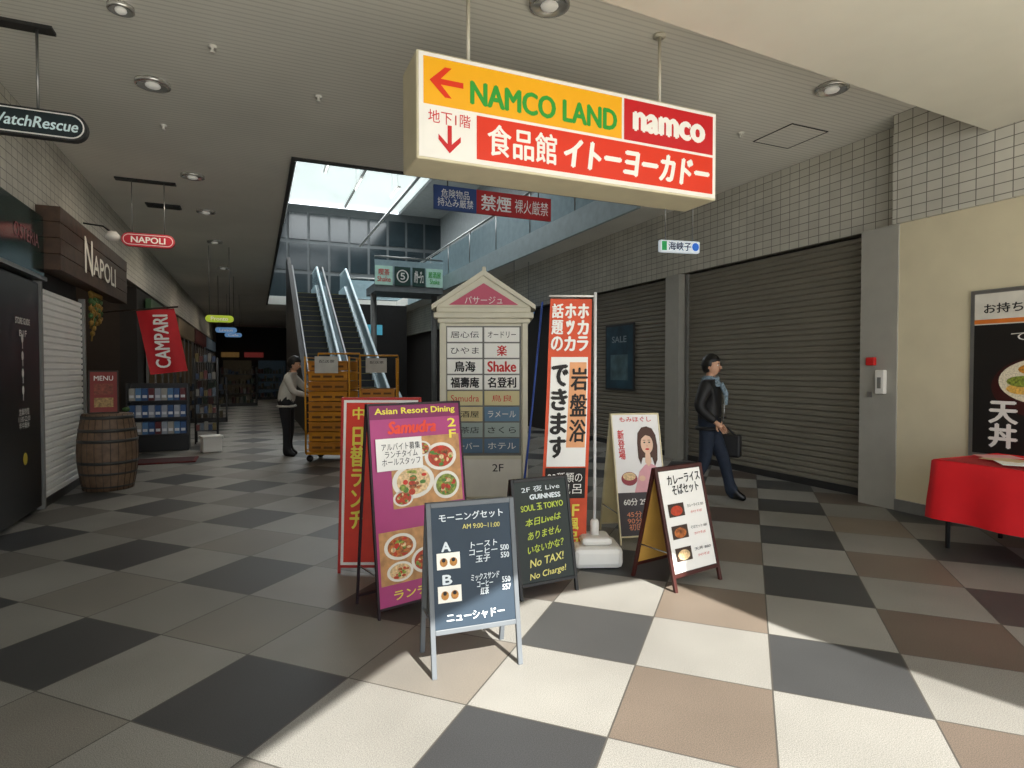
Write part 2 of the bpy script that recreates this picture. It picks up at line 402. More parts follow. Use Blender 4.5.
m.build('menu_wall_panel')
WD1=P('wood_sign','#4a3526',.6,var=.35,scale=9,bump=.3); CRL=P('sign_cream_letters','#e8e2d2',.5,emit=.1)
m=MB()
for i in range(4): m.box(-2.17,-1.95+.004*(i%2),8.0,11.7,2.6+i*.175,2.77+i*.175,WD1,.006)
m.M=Matrix.Translation((-1.94,9.85,2.93))@Matrix.Rotation(math.radians(90),4,'Z')
m.text('APOLI',.22,-.04,1.35,.27,CRL,-.004,.02)
m.text('N',-.68,.02,.38,.44,CRL,-.004,.02)
m.build('wooden_restaurant_sign')
OAK=P('oak_staves','#6a5440',.6,var=.3,scale=14,bump=.3); HOOP=P('hoop_iron','#4a4a48',.5,.6)
m=MB()
prof=[(.27+.06*math.sin(math.pi*i/14),i/14*.95) for i in range(15)]
m.lathe(prof,OAK,n=36); m.lathe([(.25,.951),(.24,.93),(.01,.93)],OAK,n=36)
for z in (.04,.2,.33,.6,.73,.89):
    r=.27+.06*math.sin(math.pi*z/.95)+.004; m.lathe([(r-.01,z),(r,z),(r,z+.04),(r-.01,z+.04)],HOOP,n=36)
for i in range(24):
    t=2*math.pi*i/24; pts=[((.271+.06*math.sin(math.pi*k/8))*math.cos(t),(.271+.06*math.sin(math.pi*k/8))*math.sin(t),k/8*.95) for k in range(9)]
    m.tube(pts,.003,DKBR,4)
m.build('wooden_barrel',(-1.72,8.95,0))
m=MB(); m.M=Matrix.Rotation(math.radians(-12),4,'X')
m.box(-.16,.16,0,.02,0.005,.55,DKBR,.005); m.rect(-.14,.14,.02,.53,P('menu_red','#7e2a24',.6),-.003); m.text('MENU',0,.45,.2,.06,WPR,-.005,.01)
m.rect(-.1,.1,.08,.2,P('menu_photo','#9a7c4c',.6,var=.6,scale=40),-.005); m.rect(-.1,.1,.24,.38,P('menu_photo2','#7c3b2a',.6,var=.6,scale=40),-.005)
m.M=Matrix(); m.tube([(0,.12,.45),(0,.2,0.012)],.012,DKBR)
m.build('tabletop_menu_stand',(-1.74,8.85,.955),10)
FR=P('flag_red','#b81a22',.7,emit=.02); m=MB()
vs=[];fs=[];n=10
for i in range(n+1):
    for j in range(n+1):
        a=i/n;b=j/n; vs.append((-.26+.52*a+.06*(1-b),.03*math.sin(a*6+b*2),-1.0*(1-b)))
for i in range(n):
    for j in range(n): fs.append((i*(n+1)+j,(i+1)*(n+1)+j,(i+1)*(n+1)+j+1,i*(n+1)+j+1))
m.M=Matrix.Rotation(math.radians(-7),4,'Y')
m.add(vs,fs,FR,True); m.text('CAMPARI',.03,-.5,.82,.2,WPR,-.045,.02,math.radians(86)); m.tube([(-.7,0,.02),(.32,0,.02)],.014,DKBR)
m.build('restaurant_flag',(-1.42,10.75,2.44))
m=MB(); m.box(-.5,.5,0,.35,0,.3,BLACK,.01); m.box(-.5,-.47,0,.35,.3,1.25,DMETAL); m.box(.47,.5,0,.35,.3,1.25,DMETAL); m.box(-.5,.5,.33,.35,.3,1.25,DMETAL)
cols=['#9aa2ae','#2c5080','#a09e96','#5e2428','#527ba4']
for r in range(3):
    z=.32+r*.31; m.box(-.47,.47,0,.33,z-.02,z,DMETAL)
    for i in range(9):
        c=cols[(i*2+r)%5] if r!=1 else cols[(i+1)%2]
        m.box(-.45+i*.102,-.36+i*.102,.02,.2,z,z+.22,P('pack'+c,c,.5,emit=.04))
        m.rect(-.44+i*.102,-.37+i*.102,z+.05,z+.1,P('pack_label','#d2d6da',.5,emit=.05),.018)
m.build('product_shelf',(-1.65,12.6,0))
m=MB()
for x in (-.2,.2):
    for y in (0,.3): m.tube([(x,y,0),(x,y,1.75)],.015,DMETAL)
for k in range(5):
    z=.25+k*.35; m.box(-.2,.2,0,.3,z,z+.02,DMETAL)
    for i in range(5): m.box(-.19+i*.076,-.13+i*.076,.02+.03*((i*k)%2),.15,z+.02,z+.13+.03*((i+2*k)%3),P('g%d'%((i+k)%5),['#6c3430','#5c6a78','#8a877e','#34486a','#77683a'][(i+k)%5],.5,emit=.02))
m.build('goods_rack',(-.92,13.6,0))
m=MB(); m.box(-.6,.6,-.3,.3,0,.02,P('mat_red','#5c1c1c',.9),.005); m.box(-.55,.55,-.25,.25,.02,.024,P('mat_red2','#3c1414',.9)); m.build('door_mat',(-1.5,11.2,0))
m=MB(); m.box(-.16,.16,-.13,.13,0,.27,WHITE,.02); m.box(-.18,.18,-.15,.15,.26,.3,WHITE,.01); m.build('plastic_tub',(-.75,12.2,0),15)
GRN=P('leaf_green','#3a5a2a',.6,var=.4); m=MB(); m.lathe([(.12,0),(.16,.3),(.15,.3)],P('terracotta','#7c4a34',.8),n=20)
for i in range(26):
    t=i*2.4; r=.1+.12*random.random(); h=.45+.5*random.random()
    p=Vector((math.cos(t)*r,math.sin(t)*r,h)); m.tube([(0,0,.28),p*.6+Vector((0,0,.15)),p],[.006,.005,.003],GRN,5); m.ell(p,(.06,.02,.04),GRN,sub=1)
m.build('potted_plant',(-1.9,10.15,0))
m=MB()
for i in range(9):
    y=9.8+i*.07; L0=.3+.5*random.random()
    m.tube([(-2.08,y,2.58),(-2.05,y+.03,2.58-L0*.5),(-2.07,y,2.58-L0)],.01,P('dried_garland','#8a6b2c',.8),5)
    for k in range(5): m.ell((-2.06,y+.02*random.random(),2.55-L0*k/5),(.035,.03,.045),[MATS['dried_garland'],GRN][k%2],sub=1)
m.build('hanging_garland')
def stallshelf(name,x,y,w,h,rz=0):
    m=MB(); m.box(-w/2,w/2,0,.4,0,.1,DMETAL)
    n=int(h/.4)
    for k in range(n):
        z=.1+k*.4; m.box(-w/2,w/2,0,.4,z,z+.03,DMETAL)
        q=int(w/.14)
        for i in range(q):
            c=random.choice(['#4a2a28','#4f4630','#2c3a2e','#5c5a54','#2c3a4e','#42382c']); hh=.1+.2*random.random(); ww=.08+.04*random.random()
            m.box(-w/2+.02+i*.14,-w/2+.02+ww+i*.14,.03,.3,z+.03,z+.03+hh,P('goods'+c,c,.6))
    m.box(-w/2,-w/2+.03,0,.4,0,h,DMETAL); m.box(w/2-.03,w/2,0,.4,0,h,DMETAL)
    m.build(name,(x,y,0),rz)
stallshelf('merchandise_shelf',-1.35,19,1.2,1.3); stallshelf('merchandise_shelf',-.6,27,1.4,1.6,8); stallshelf('merchandise_shelf',.6,33,1.5,1.7,-6)
for i,(y0,y1,c) in enumerate([(15,19.5,'#2f4a2c'),(20,25,'#6a5a40'),(25.5,31,'#4a2220'),(31.5,38,'#5c6a74')]):
    m=MB(); m.box(-2.165,-2.05,y0,y1,2.55,3.05,P('fascia%d'%i,c,.5,emit=.12),.01)
    k=int((y1-y0)/1.1)
    for q in range(k+1): m.box(-2.165,-2.12,y0+q*(y1-y0)/k-.03,y0+q*(y1-y0)/k+.03,0,2.55,GREYM)
    m.box(-2.165,-2.15,y0,y1,.0,2.45,P('shop_glow%d'%i,['#4a3c28','#54452e','#3c342c','#40464a'][i],.3,emit=.1,var=.7,scale=2.5))
    m.build('shopfront')
m=MB()
for i,(x0,x1,z0,z1,c,e) in enumerate([(-1.9,-.9,2.3,2.6,'#8a6a3a',.25),(-.6,.5,2.3,2.6,'#8c3430',.25),(-1.8,-.2,0,2.1,'#4c4230',.08),(.2,1.8,0,2.1,'#3a4a54',.08)]):
    m.box(x0,x1,40.8,40.98,z0,z1,P('far_shop%d'%i,c,.5,emit=e))
m.build('shopfront_far')

# ---------------- escalators ----------------
EB=P('escalator_panel_blue','#bccfd5',.3,.0,emit=.04); GLS=P('balustrade_glass','#93a9b0',.15,.0,emit=.03); STEP=P('step_metal','#2f3134',.45,.5)
def escalator(x0,x1,ybot,zt):
    m=MB(); s=math.tan(math.radians(29)); L0=1.2; y1=ybot+L0+zt/s; yend=y1+1.6
    w=.16
    m.prismx([(ybot,0),(ybot+L0,0),(y1,zt-.25),(yend,zt-.25),(yend,zt-.9),(y1,zt-.95),(ybot+L0+1.8,0.0)],x0+w,x1-w,STEP)
    n=int(zt/.2); 
    for i in range(n):
        z=(i+1)*.2; y=ybot+L0+i*.2/s
        m.box(x0+w,x1-w,y,y+.38,z-.22,z,STEP)
        m.box(x0+w,x1-w,y-.004,y,z-.012,z,P('step_nosing','#8a8440',.5))
    for xa in (x0,x1-w):
        pts=[(ybot,0),(ybot+L0+.3,0),(y1+.2,zt-.3),(yend,zt-.3),(yend,zt+.25),(y1,zt+.25),(ybot+L0,.25),(ybot,.25)]
        m.prismx(pts,xa,xa+w,EB)
        pts=[(ybot+.1,.25),(ybot+L0,.25),(y1,zt+.25),(yend,zt+.25),(yend,zt+.88),(y1,zt+.88),(ybot+L0,.88),(ybot+.1,.88)]
        m.prismx(pts,xa+.05,xa+.11,GLS)
        rp=[(ybot+.15,.3),(ybot-.1,.4),(ybot-.22,.6),(ybot-.12,.82),(ybot+.15,.93),(ybot+L0,.93),(y1,zt+.93),(yend,zt+.93)]
        m.tube([(xa+.08,a,b) for a,b in rp],.045,EB if xa>x0 else P('handrail_black','#1a1a1c',.4),10)
    return m.build('escalator')
escalator(1.25,2.32,14.9,4.55); escalator(2.36,3.42,14.9,4.55)
m=MB(); m.prismx([(14.7,0),(24,0),(24,5.6),(23.2,5.6),(15.5,1.1),(14.7,1.1)],1.1,1.22,DARKW); m.build('escalator_side_wall')
m=MB(); m.box(3.5,5.72,19,20.6,4.0,4.25,UW)
m.tube([(3.5,19.05,5.1),(5.72,19.05,5.1)],.03,METAL); m.box(3.5,5.72,19.03,19.06,4.25,5.0,GLS)
SG=P('sign_mint','#a8ccbe',.5,emit=.15); SB=P('sign_dark_green','#1d3a34',.5,emit=.1)
for (x0,x1,mm,t,tm) in [(3.5,4.05,SG,'喫茶\nShake',RED),(4.12,4.62,SB,'⑤',WPR),(4.7,5.1,SB,'パサージュ',WPR),(5.15,5.7,SG,'居酒屋\nShake',SGR)]:
    m.box(x0,x1,18.95,19.0,4.2,4.8,mm); m.M=Matrix.Translation((0,18.95,0)); m.text(t,(x0+x1)/2,4.5,(x1-x0)*.75,.4,tm,-.01,.015); m.M=Matrix()
for x in (3.6,5.65): m.tube([(x,19.8,0),(x,19.8,4.0)],.1,GREYM,16)
m.build('pedestrian_bridge')
m=MB(); 
for i in range(8): m.tube([(5.86,8.3+i*2.1,4.55),(5.86,8.3+i*2.1,5.6)],.025,METAL)
m.tube([(5.86,8.2,5.6),(5.86,24,5.6)],.035,METAL); m.box(5.85,5.88,8.2,24,4.65,5.5,GLS); m.build('gallery_railing')
m=MB()
for y in (11,14.5,18): m.box(.42,9.18,y,y+.15,8.2,8.5,GREYM)
m.tube([(1.2,9,8.0),(1.2,28,8.0)],.06,METAL); m.tube([(4.5,9,7.2),(4.5,28,7.2)],.05,METAL)
m.build('roof_trusses')
m=MB(); m.tube([(3.6,26.5,5.5),(9,26.5,5.5)],.03,METAL); m.box(3.6,9,26.5,26.53,4.6,5.4,GLS); m.build('landing_railing')
m=MB(); m.box(3.6,5.7,24.0,24.1,0,4.1,DARKW); m.rect(3.9,4.7,2.9,3.3,P('blue_lit2','#58b0c8',.5,emit=.4),23.98); m.build('shopfront_under_landing')

m=MB()
m.M=Matrix.Translation((6.57,9.9,1.5))@Matrix.Rotation(math.radians(-90),4,'Z')
m.box(-.5,.5,0,.02,-.4,.9,DMETAL,.005); m.rect(-.46,.46,-.36,.86,P('poster_blue','#20404f',.5,var=.6,scale=3),-.004); m.text('SALE',0,.6,.5,.12,P('poster_grey_type','#8d9ba3'),-.006,.02)
m.rect(-.3,.3,-.2,.3,P('poster_pic','#4f6a72',.5,var=.5,scale=5),-.006)
m.build('wall_poster')

# ---------------- directory totem ----------------
TW=P('totem_cream','#d2cdb8',.5,var=.06); PK=P('pediment_pink','#c0506a',.5,var=.05); PL=P('plate_white','#f2f1ea',.5,var=.03)
m=MB(); w=.47
m.box(-w-.03,w+.03,-.03,.43,0,.12,TW,.01); m.box(-w,w,0,.4,.12,2.0,TW,.01)
m.box(-w,-w+.06,-.025,0,.12,2.0,TW,.005); m.box(w-.06,w,-.025,0,.12,2.0,TW,.005)
m.box(-w-.02,w+.02,-.03,.42,2.0,2.05,TW,.008); m.box(-w-.06,w+.06,-.07,.46,2.05,2.11,TW,.01); m.box(-w-.03,w+.03,-.04,.43,2.11,2.17,TW,.01)
m.prismy([(-w-.05,2.17),(w+.05,2.17),(0,2.5)],-.04,.43,TW); m.poly([(-w+.1,2.19),(w-.1,2.19),(0,2.42)],PK,-.045)
for sx in (-1,1):
    m.prismy([(sx*(w+.08),2.14),(sx*(w+.08),2.19),(0,2.56),(0,2.5)] if sx<0 else [(0,2.5),(0,2.56),(w+.08,2.19),(w+.08,2.14)],-.07,.46,TW)
m.text('パサージュ',0,2.24,.4,.08,WPR,-.049,.01)
m.box(-.02,.02,.1,.3,2.5,2.62,TW,.005)
m.rect(-w+.07,w-.07,.58,1.97,P('totem_recess','#6f6e68',.5),-.004)
rows=[['居心伝','オードリー','w'],['ひやま','楽','w'],['鳥海','Shake','w'],['福壽庵','名登利','w'],['Samudra','鳥良','#d3c795'],['居酒屋','ラメール','#5f7f98'],['喫茶店','さくら','#9aa8a2'],['バーバー','ホテル','#56718a']]
tc=[INK,INK,INK,INK,RED,WPR,INK,WPR]
for i,(a,b,c) in enumerate(rows):
    z1=1.955-i*.17
    for k,t in enumerate((a,b)):
        x0=-w+.08+k*.395; pm=PL if c=='w' else P('plate'+c,c,.5,var=.03)
        if k==0 and i==5: pm=P('plate_tan','#cdbd8c',.5)
        m.box(x0,x0+.375,-.014,-.004,z1-.155,z1,pm,.003)
        tm=tc[i]
        if (i,k) in ((2,1),(1,1)): tm=RED
        if (i,k)==(5,0): tm=INK
        big=i in (2,3) or (i,k)==(1,1)
        m.text(t,x0+.188,z1-.078,.1 if len(t)==1 else (.3 if len(t)>2 else .22),.11 if big else .07,tm,-.017,.03 if big else .005)
m.rect(-w+.07,w-.07,.14,.54,P('totem_low','#dedbd0',.6,var=.05),-.004); m.text('2F',.15,.45,.12,.08,INK,-.008,.01)
m.build('shop_directory_totem',(2.25,5.97,0),-22)

# ---------------- sidewalk boards ----------------
def aboard(name,x,y,rz,w,L,lean,front,frame,fill,ft=.025,back=None,zb=0.1):
    m=MB(); a=math.radians(lean)
    m.M=Matrix.Rotation(-a,4,'X')
    t=.022
    m.box(-w/2,-w/2+ft,0,t,0,L,frame,.003); m.box(w/2-ft,w/2,0,t,0,L,frame,.003)
    m.box(-w/2+ft,w/2-ft,0,t,L-ft,L,frame,.003); m.box(-w/2+ft,w/2-ft,0,t,zb,zb+ft,frame,.003)
    m.box(-w/2+ft,w/2-ft,.006,t-.004,zb+ft,L-ft,fill)
    front(m,w,L,zb)
    ytop=math.sin(a)*L
    m.M=Matrix.Translation((0,2*ytop+.03,0))@Matrix.Rotation(a,4,'X')
    m.box(-w/2,-w/2+ft,-t,0,0,L,frame,.003); m.box(w/2-ft,w/2,-t,0,0,L,frame,.003)
    m.box(-w/2+ft,w/2-ft,-t,0,L-ft,L,frame,.003); m.box(-w/2+ft,w/2-ft,-t,0,zb,zb+ft,frame,.003)
    if back: m.box(-w/2+ft,w/2-ft,-t+.004,-.006,zb+ft,L-ft,back)
    m.M=Matrix()
    for sx in (-1,1): m.tube([(sx*(w/2-.012),.012+math.tan(a)*.25,.25),(sx*(w/2-.012),2*ytop+.02-math.tan(a)*.25,.25)],.005,METAL,6)
    return m.build(name,(x,y,0),rz)
CHW=P('chalk_white','#d8dfe3',.8); CHY=P('chalk_yellowgreen','#b9c84e',.8); CHP=P('chalk_pink','#d89a9a',.8); CHO=P('chalk_yellow','#d8cf7a',.8)
BB=P('board_back','#2b2b2b')
def f_blue(m,w,L,zb):
    y=.002
    m.text('モーニングセット',-.0,L-.075,.34,.04,CHW,y,.02,.02); m.text('AM 9:00~11:00',.05,L-.13,.2,.024,CHO,y,.005,-.02)
    for k,(t,zz,ls,pr) in enumerate([('A',.61,'トースト\nコーヒー\n玉子','500\n550'),('B',.45,'ミックスサンド\nコーヒー\n紅茶','550\n557')]):
        m.text(t,-.14,zz+.01,.045,.045,CHW,y,.04)
        m.text(ls,.055,zz-.03,.15,.105,CHW,y,.016,.03,.12); m.text(pr,.17,zz-.04,.045,.065,CHW,y,.02)
        m.rect(-.19,-.07,zz-.1,zz-.02,P('photo_plate','#e9e5da',.5),y)
        for q in (-1,1): m.disc(-.13+q*.025,zz-.065,.02,.022,P('toast','#b27a35',.6,var=.4,scale=60),y-.002,12); m.disc(-.13+q*.025,zz-.055,.01,.01,INK,y-.003,10)
    m.text('ニューシャドー',0,.275,.3,.042,CHW,y,.03)
aboard('chalkboard_menu_sign',1.007,2.744,-3.5,.47,.84,10,f_blue,P('grey_board_frame','#5f6468',.5),P('chalkboard_blue','#1f3140',.6,var=.15,scale=4),.025,BB,zb=.2)
def f_green(m,w,L,zb):
    y=.002
    m.text('2F 夜 Live',0,L-.07,.3,.04,CHW,y,.01,.03); m.text('GUINNESS',.03,L-.125,.24,.032,CHW,y,.05); m.text('SOUL 玉 TOKYO',0,L-.19,.33,.045,CHY,y,.02,.04)
    for i,t in enumerate(['本日Liveは','ありません','いないかな？','No TAX!','No Charge!']): m.text(t,.0,L-.28-i*.088,.28-.02*(i%2),.05,CHY if i<3 else CHO,y,.015,.1,.25)
aboard('chalkboard_bar_sign',1.79,3.495,4,.45,.78,11,f_green,BLACK,P('chalkboard_green','#1a2522',.6,var=.2,scale=4),.022,BB,zb=.08)
FOOD=P('food_photo','#a8602c',.5,var=.9,scale=38); FOOD2=P('food_photo_green','#7c8a34',.5,var=.9,scale=50); FOOD3=P('food_photo_cream','#d8b98a',.5,var=.5,scale=60); CUR=P('curry_red','#b03a1c',.5,var=.4,scale=50)
YT=P('print_yellow','#e8d84a',.5)
def f_asian(m,w,L,zb):
    y=.004; rnd=random.Random(3)
    m.rect(-w/2+.015,w/2-.015,zb+.01,L-.01,P('magenta_print','#a63a74',.5,var=.08),y)
    m.rect(-w/2+.015,w/2-.015,L-.1,L-.01,P('dark_magenta','#7a1c52',.5),y-.001)
    m.text('Asian Resort Dining',0,L-.055,.58,.05,YT,y-.003,.03)
    m.text('Samudra',-.03,L-.155,.34,.075,P('logo_red','#e0402c',.5),y-.003,.05,0,.2); m.text('2\nF',.26,L-.18,.06,.13,YT,y-.003,.03)
    def dish(cx,cz,rx,rz,f): 
        m.disc(cx,cz,rx,rz,P('plate_china','#e2ddd2',.4),y-.003,28); m.disc(cx,cz,rx*.8,rz*.78,f,y-.004,24)
        for k in range(22):
            q=rnd.random()*6.28; rr=rnd.random()**.5*.65
            m.disc(cx+rx*rr*math.cos(q),cz+rz*rr*math.sin(q),rx*(.08+.12*rnd.random()),rz*(.08+.12*rnd.random()),[FOOD2,CUR,FOOD3,FOOD,P('herb','#4d7a2c',.5),P('tomato','#c4301c',.5)][k%6],y-.005-.0002*k,8)
    m.rect(-.2,w/2-.03,L-.66,L-.22,P('table_warm','#b98a5a',.6,var=.3,scale=20),y-.002)
    dish(-.05,L-.5,.15,.11,FOOD3); dish(.19,L-.55,.1,.09,FOOD2); dish(.16,L-.36,.12,.09,CUR); dish(.02,L-.3,.07,.05,FOOD); dish(-.13,L-.6,.07,.05,CUR)
    m.rect(-w/2+.04,.02,L-.42,L-.22,WPR,y-.012); m.text('アルバイト募集\nランチタイム\nホールスタッフ',-.13,L-.32,.27,.14,INK,y-.014,.002)
    m.rect(-w/2+.03,.1,zb+.14,zb+.46,MATS['table_warm'],y-.002)
    dish(-.17,zb+.36,.11,.08,FOOD); dish(.0,zb+.25,.1,.08,CUR); dish(-.18,zb+.21,.09,.06,FOOD3); dish(.2,zb+.36,.09,.07,FOOD2); dish(.19,zb+.2,.09,.07,FOOD)
    m.text('ランチ 850円',.0,zb+.07,.46,.055,YT,y-.003,.02)
aboard('restaurant_menu_sign',.995,3.63,14.6,.68,1.3,7,f_asian,P('board_dark_frame','#27161e'),BB,.014,None,zb=.05)
def f_red(m,w,L,zb):
    y=.004; m.rect(-w/2+.02,w/2-.02,zb+.02,L-.02,WPR,y); m.rect(-w/2+.04,w/2-.04,zb+.04,L-.04,P('china_red','#d8341c',.5),y-.001)
    m.text('中国料理',0,L-.12,.42,.09,YT,y-.003,.03)
    m.text('日\n替\nラ\nン\nチ',-.17,L-.6,.1,.75,YT,y-.003,.03)
    m.rect(-.05,.2,L-.5,L-.22,FOOD,y-.003); m.text('飲茶 食放題',.07,L-.6,.24,.06,YT,y-.003,.01); m.rect(-.05,.2,L-.95,L-.68,CUR,y-.003)
aboard('chinese_restaurant_sign',.82,4.39,-23,.6,1.3,6,f_red,P('frame_red','#b0241c',.5),WHITE,.02,None,zb=.04)
def f_white(m,w,L,zb):
    y=.004; m.rect(-w/2+.03,w/2-.03,zb+.03,L-.03,WPR,y)
    m.text('カレーライス\nそばセット',.03,L-.13,.34,.14,INK,y-.003,.02,.04)
    for i in range(3):
        z=L-.31-i*.15; m.rect(-.18,-.02,z-.04,z+.05,P('bowl_dark','#3a2a20',.5),y-.003); m.disc(-.1,z,.06,.035,[CUR,FOOD,FOOD3][i],y-.004,16)
        m.text(['カレーライス 750','そばセット 680','天丼 880'][i],.1,z+.02,.17,.022,INK,y-.003,.004); m.text('かけそば',.1,z-.025,.12,.018,RED,y-.003,.004)
aboard('menu_easel_sign',2.82,3.24,10,.49,.84,13.5,f_white,P('mahogany','#3e1712',.45,var=.2),BB,.026,P('plywood_yellow','#c79a48',.6,var=.1),zb=.09)
def f_woman(m,w,L,zb):
    y=.004; m.rect(-w/2+.01,w/2-.01,zb+.01,L-.01,P('poster_white','#e8e6e4',.5,var=.03),y)
    m.text('もみほぐし',0,L-.055,.3,.045,RED,y-.003,.015)
    o=L-1.2
    m.poly([(-.06,.5+o),(.2,.5+o),(.2,.66+o),(.16,.72+o),(.11,.75+o),(.06,.74+o),(-.0,.68+o)],P('blouse_pink','#dfa4ac',.6),y-.002)
    HB=P('hair_brown_print','#4a2a1c',.6); FP=P('face_print','#e6bfa4',.6)
    m.poly([(.0,.93+o),(.01,1.02+o),(.05,1.07+o),(.1,1.08+o),(.15,1.06+o),(.18,1.0+o),(.19,.9+o),(.18,.78+o),(.15,.72+o),(.13,.8+o),(.04,.8+o),(.02,.74+o),(.0,.8+o)],HB,y-.003)
    m.disc(.09,.92+o,.058,.085,FP,y-.0045); m.poly([(.07,.86+o),(.11,.86+o),(.12,.76+o),(.09,.72+o),(.06,.76+o)],FP,y-.004)
    for q in (-1,1): m.disc(.09+q*.023,.935+o,.01,.006,INK,y-.006,10); m.rect(.09+q*.023-.013,.09+q*.023+.013,.953+o,.957+o,HB,y-.006)
    m.disc(.09,.875+o,.02,.008,RED,y-.006,12); m.disc(.09,.905+o,.006,.008,P('nose_print','#d6a588',.6),y-.006,8)
    m.poly([(.03,.96+o),(.05,1.03+o),(.1,1.04+o),(.14,1.02+o),(.152,.95+o),(.12,.99+o),(.08,1.0+o)],HB,y-.0065)
    m.disc(-.1,.62+o,.075,.06,P('print_crimson','#8c2430',.5),y-.003,20); m.disc(-.1,.64+o,.06,.035,FOOD3,y-.004,18); m.disc(.02,.62+o,.03,.025,FP,y-.005,12)
    m.text('新\n登\n場',-.15,.92+o,.06,.26,RED,y-.003,.02)
    m.rect(-w/2+.01,w/2-.01,zb+.01,zb+.38,P('poster_dark','#2a2023',.5),y-.002); m.text('60分 2980円',.0,zb+.3,.34,.06,WPR,y-.004,.02); m.text('45分 2280\n90分 4800\n初回限定',.0,zb+.14,.3,.16,P('type_orange','#e28a5c',.5),y-.004,.01)
aboard('poster_stand_sign',3.08,4.22,-12,.46,1.14,13,f_woman,P('pale_wood','#d6cba6',.6),WHITE,.014,P('pale_wood_back','#d9cc9c',.6),zb=.06)

# ---------------- banner flag ----------------
OR=P('banner_orange','#cc4e2c',.7,emit=.02); BK=P('banner_black','#1b1714',.7)
m=MB()
m.box(-.19,.19,-.18,.18,0,.16,WHITE,.04); m.box(-.12,.12,-.12,.12,.16,.22,WHITE,.03); m.lathe([(.035,0),(.035,.12),(.02,.14)],WHITE,(0,0,.2),16)
m.tube([(0,0,.2),(0,0,1.2),(.0,0,2.1)],.012,P('pole_white','#d8d8d8',.4)); m.tube([(.01,0,2.07),(-.36,0,2.07)],.008,WHITE)
x0,x1,z0,z1=-.345,-.02,.1,2.05
SL=-.09
def cell(xa,xb,za,zb_,mat,y):
    vs=[];fs=[];k=10
    for i in range(k+1):
        z=za+(zb_-za)*i/k; dy=.02*math.sin(z*4)
        sh=SL*(2.07-z)/2; sr=sh*.5
        vs+=[(xa+sh,y+dy,z),(xb+(sh if xb<-.1 else sr),y+dy,z)]
    for i in range(k): fs.append((2*i,2*i+1,2*i+3,2*i+2))
    m.add(vs,fs,mat,True)
def btxt(t,x,z,w,h,mat,bold=.01):
    # stacked characters, each fitted to its own cell
    ch=t.split('\n'); n=len(ch); ch_h=h/n
    o=len(m.v)
    for i,c in enumerate(ch): m.text(c,x,z+h/2-ch_h*(i+.5),w if len(c)>1 or c not in 'ッ' else w*.7,ch_h*.86,mat,0,bold)
    for i in range(o,len(m.v)):
        v=m.v[i]; v.y+= .02*math.sin(v.z*4)-.007; v.x+=SL*.75*(2.07-v.z)/2
cell(x0,x1,z0,z1,OR,0); cell(x0+.025,x1-.025,.75,1.6,WPR,-.002); cell(-.175,x1-.035,.9,1.56,P('banner_cream','#e0a070',.7),-.003)
btxt('話\n題\nの',-.285,1.83,.085,.38,WPR,.03); btxt('ホ\nッ\nカ',-.185,1.83,.08,.38,WPR,.04); btxt('ホ\nカ\nラ',-.085,1.83,.08,.38,WPR,.04)
btxt('岩\n盤\n浴',-.105,1.23,.125,.6,BK,.02); btxt('で\nき\nま\nす',-.255,1.18,.115,.74,BK,.045)
cell(x0+.02,x1-.02,.5,.74,BK,-.003); btxt('23種類の\nお風呂',-.185,.62,.27,.18,WPR,.0)
btxt('リ\nラ\nク',-.27,.3,.08,.32,WPR,.03); btxt('2F\nお風\n呂',-.13,.3,.13,.32,YT,.02)
m.build('nobori_banner_flag',(2.42,3.98,0),-20)
m=MB(); m.lathe([(.16,0),(.16,.06),(.04,.09),(.02,.2)],P('base_grey','#55585c',.6),n=20); m.tube([(0,0,.1),(.12,0,1.2),(.2,0,2.05)],.009,P('pole_blue','#2f4fa0',.4)); m.build('flag_pole',(1.95,4.4,0),-20)

# ---------------- roll cage trolleys ----------------
def cage(x,y,rz,cr):
    m=MB(); YF=P('cage_yellow','#c98a12',.5,.1); CO=P('crate_orange','#c9851c',.5,var=.15); CY=P('crate_amber','#b8761c',.5,var=.15)
    w,d,h=.36,.3,1.72
    for sx in (-1,1):
        for sy in (-1,1):
            m.tube([(sx*w,sy*d,.14),(sx*w,sy*d,h)],.016,YF,8); m.tube([(sx*(w-.05),sy*(d-.05),.14),(sx*(w-.05),sy*(d-.05),.09)],.012,DMETAL,8)
            m.M=Matrix.Translation((sx*(w-.05),sy*(d-.05),.055))@Matrix.Rotation(math.pi/2,4,'X'); m.lathe([(.054,-.015),(.055,-.01),(.055,.01),(.054,.015)],BLACK,n=16); m.M=Matrix()
        for k in range(7): m.tube([(sx*w,-d,.2+k*.25),(sx*w,d,.2+k*.25)],.008,YF,6)
    m.tube([(-w,d,h),(-w,d,h+.06),(w,d,h+.06),(w,d,h)],.016,YF,8)
    m.box(-w,w,-d,d,.12,.16,YF)
    for k in range(cr):
        z=.17+k*.165; mm=CO if k%2 else CY
        m.box(-w+.04,w-.04,-d+.02,d-.02,z,z+.155,mm,.01); m.box(-w+.03,w-.03,-d+.01,d-.01,z+.13,z+.155,mm,.005)
        for i in range(3): m.box(-w+.1+i*.19,-w+.24+i*.19,-d+.012,-d+.022,z+.05,z+.085,P('crate_slot','#6a4212',.7))
    m.box(-.2,.18,-d-.012,-d+.0,1.45,1.72,P('slip_paper','#c9c8c0',.7)) ; m.text('配送票',0,1.64,.25,.05,INK,y=-d-.016)
    m.build('roll_cage_trolley',(x,y,0),rz)
cage(1.2,10.3,-25,9); cage(2.15,11.4,-15,6)

